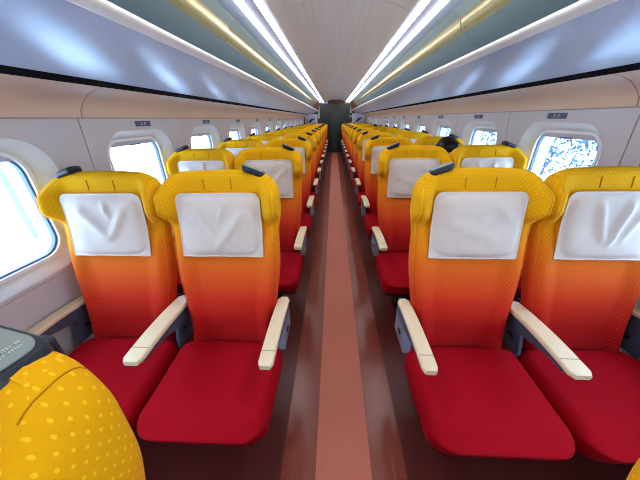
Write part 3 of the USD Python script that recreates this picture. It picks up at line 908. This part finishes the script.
def person(label, loc, scale=1.0, hair_r=0.108):
    """Somebody sitting in a seat, facing the camera, head bowed over the lap; only the hair rises above the seats in front."""
    t = thing('person', label, 'person', loc)
    H = np.array([0.0, 0.140, 1.145])
    neck = np.array([0.0, 0.205, 1.015])
    head = [(H + [0, 0, 0.02], 0.090, H + [0, -0.035, -0.055], 0.062), (H + [0, 0.02, 0.02], 0.088, H + [0, 0.0, 0.02], 0.090), (neck, 0.052, H + [0, 0.03, -0.04], 0.055), (neck, 0.055, neck + [0, 0.03, -0.08], 0.07)]
    for sx in (-1, 1):
        head += [(H + [sx * 0.088, 0.01, -0.01], 0.016, H + [sx * 0.090, 0.014, -0.035], 0.010)]           # ears
    head += [(H + [0, -0.098, -0.012], 0.010, H + [0, -0.118, -0.045], 0.014), (H + [-0.02, -0.096, -0.075], 0.008, H + [0.02, -0.096, -0.075], 0.008)]  # nose, lips
    arms = []
    for sx in (-1, 1):
        sh, el, wr = np.array([sx * 0.175, 0.20, 0.93]), np.array([sx * 0.205, 0.075, 0.69]), np.array([sx * 0.075, -0.090, 0.595])
        pm = wr + np.array([-sx * 0.035, -0.050, 0.0])
        arms += [(sh, 0.058, el, 0.045), (el, 0.043, wr, 0.030), (wr, 0.029, pm, 0.034)]
        for k, (dx, ln) in enumerate(((0.024, 0.060), (0.008, 0.070), (-0.009, 0.066), (-0.025, 0.052))):
            b = pm + np.array([sx * dx, -0.024, 0.0])
            c = b + np.array([-sx * 0.006, -ln * 0.55, -0.012])
            arms += [(b, 0.0098, c, 0.0092), (c, 0.0092, c + np.array([-sx * 0.004, -ln * 0.30, -0.026]), 0.0080)]
        tb = pm + np.array([-sx * 0.026, 0.012, 0.006])
        arms += [(tb, 0.0115, tb + np.array([-sx * 0.020, -0.030, 0.012]), 0.0095)]
    torso = [((-0.12, 0.215, 0.93), 0.085, (0.12, 0.215, 0.93), 0.085), ((0, 0.20, 0.90), 0.13, (0, 0.12, 0.55), 0.13), ((-0.07, 0.10, 0.53), 0.105, (0.07, 0.10, 0.53), 0.105)]
    legs = []
    for sx in (-1, 1):
        hp, kn, an = np.array([sx * 0.085, 0.08, 0.525]), np.array([sx * 0.105, -0.30, 0.51]), np.array([sx * 0.100, -0.235, 0.085])
        legs += [(hp, 0.085, kn, 0.060), (kn, 0.057, an, 0.040), (an, 0.040, an + [0, -0.14, -0.045], 0.032)]
    obj('body', chain(head + arms + torso + legs, 0.011, 6), 'skin', t, smooth=True)
    jk = [(np.array(p), r0 + 0.012, np.array(q), r1 + 0.012) for p, r0, q, r1 in torso]
    for i in (0, 12):
        for p, r0, q, r1 in arms[i:i + 2]:
            jk.append((np.array(p), r0 + 0.012, np.array(q), r1 + 0.010))
    obj('jacket', chain(jk, 0.016, 8), 'jacket', t, smooth=True)
    obj('trousers', chain([(np.array(p), r0 + 0.010, np.array(q), r1 + 0.010) for p, r0, q, r1 in legs if r1 > 0.035], 0.016, 8), 'jacket', t, smooth=True)
    for sx in (-1, 1):
        an = np.array([sx * 0.100, -0.235, 0.060])
        obj('shoe', chain([(an, 0.046, an + [0, -0.15, -0.022], 0.036), (an + [0, 0.02, -0.018], 0.040, an, 0.046)], 0.012, 6), 'black', t, smooth=True)
    hr = [(H + [0, 0.0, 0.028], hair_r, H + [0, 0.02, 0.0], hair_r - 0.002), (H + [-0.055, 0.01, 0.02], 0.062, H + [-0.068, 0.03, -0.05], 0.045), (H + [0.055, 0.01, 0.02], 0.062, H + [0.068, 0.03, -0.05], 0.045),
          (H + [-0.05, -0.062, 0.042], 0.046, H + [0.05, -0.062, 0.042], 0.046), (H + [-0.05, -0.086, 0.01], 0.028, H + [0.05, -0.086, 0.01], 0.028), (H + [0, 0.05, -0.03], 0.075, H + [0, 0.06, -0.07], 0.055)]
    hm = chain(hr, 0.009, 10)
    hm.vertices += hm.vertex_normals * (0.006 * (meshkit.fbm(hm.vertices * [60, 20, 25], 3, 3) - 0.5))[:, None]
    obj('hair', hm, 'hair', t, smooth=True, label='black hair')
    return t


person('person with black hair, head bowed, in the third right row beside the window', (SEATX['window'] + 0.005, row_y(3), 0))
person('person far off on the right with only black hair showing above the seats', (SEATX['window'] - 0.01, row_y(8), 0.0))

# ------------------------------------------------------------------ outside
sn = obj('ground', cat(bx(1.9, 90, -60, 120, -1.6, -1.5), bx(-90, -1.9, -60, 120, -1.6, -1.5), bx(-1.9, 1.9, -60, 120, -1.6, -1.52)), 'snow', smooth=False)
sn.SetCustomDataByKey('kind', 'structure')


def snow_tree(label, loc, seed, group):
    rng = np.random.default_rng(seed)
    t = thing('snowy_tree', label, 'tree', loc, rotz=0.001, group=group)
    obj('trunk', loft([np.c_[rrect(r, r, r, 3), np.full(16, z)] + [0.05 * math.sin(z), 0.04 * math.cos(z), 0] for z, r in ((0, 0.17), (1.5, 0.14), (3.5, 0.10), (6.0, 0.05), (7.5, 0.02))]), 'bark', t)
    for name, mat, n, sz in (('twigs', 'twig', 9000, 0.033), ('snow_load', 'icytwig', 7500, 0.033)):
        p = rng.normal(size=(n, 3))
        p /= np.linalg.norm(p, axis=1, keepdims=True)
        p *= (rng.random(n) ** 0.45)[:, None] * [1.85, 1.85, 3.2]
        p[:, 2] += 3.6
        d = rng.normal(size=(n, 3))
        d /= np.linalg.norm(d, axis=1, keepdims=True)
        e = np.cross(d, rng.normal(size=(n, 3)))
        e /= np.linalg.norm(e, axis=1, keepdims=True)
        s_ = sz * (0.6 + rng.random(n))[:, None]
        v = np.stack([p - d * s_ * 1.6, p + e * s_ * 0.5, p + d * s_ * 1.6, p - e * s_ * 0.5], 1).reshape(-1, 3)
        k = np.arange(n)[:, None] * 4
        f = np.vstack([k + [0, 1, 2], k + [0, 2, 3]])
        obj(name, trimesh.Trimesh(v, f, process=False), mat, t, smooth=False).SetCustomDataByKey('kind', 'stuff')
    return t


rng = np.random.default_rng(5)
tl = 'blue-grey tree with snowy twigs, one of those outside the right-hand windows'
protos = [snow_tree(tl, (5.2, 4.4, -1.7), 11, 'snowy trees outside the right windows')]
for i in range(18):
    row_, j = divmod(i, 9)
    dup(protos[0], 'snowy_tree', ((5.6, 10.2)[row_] + 0.5 * rng.random(), (8.4, 4.5)[row_] + j * (4.1, 4.6)[row_] + 0.3 * rng.random(), -1.9 + 0.4 * rng.random()), tl, 'tree', 'snowy trees outside the right windows', rotz=rng.random() * 6)

b = thing('trackside_hut', 'pale blue clad hut standing beyond the nearest left window', 'hut', (-8.5, 7.4, -1.5))
obj('wall', bx(-0.15, 0.2, -1.2, 1.2, 0, 6.5), 'icywall', b, smooth=False)
obj('band', bx(0.2, 0.23, -1.2, 1.2, 2.25, 2.40), 'icylight', b, smooth=False)
obj('roof', bx(-0.25, 0.3, -1.3, 1.3, 6.5, 6.7), 'snow', b, smooth=False)
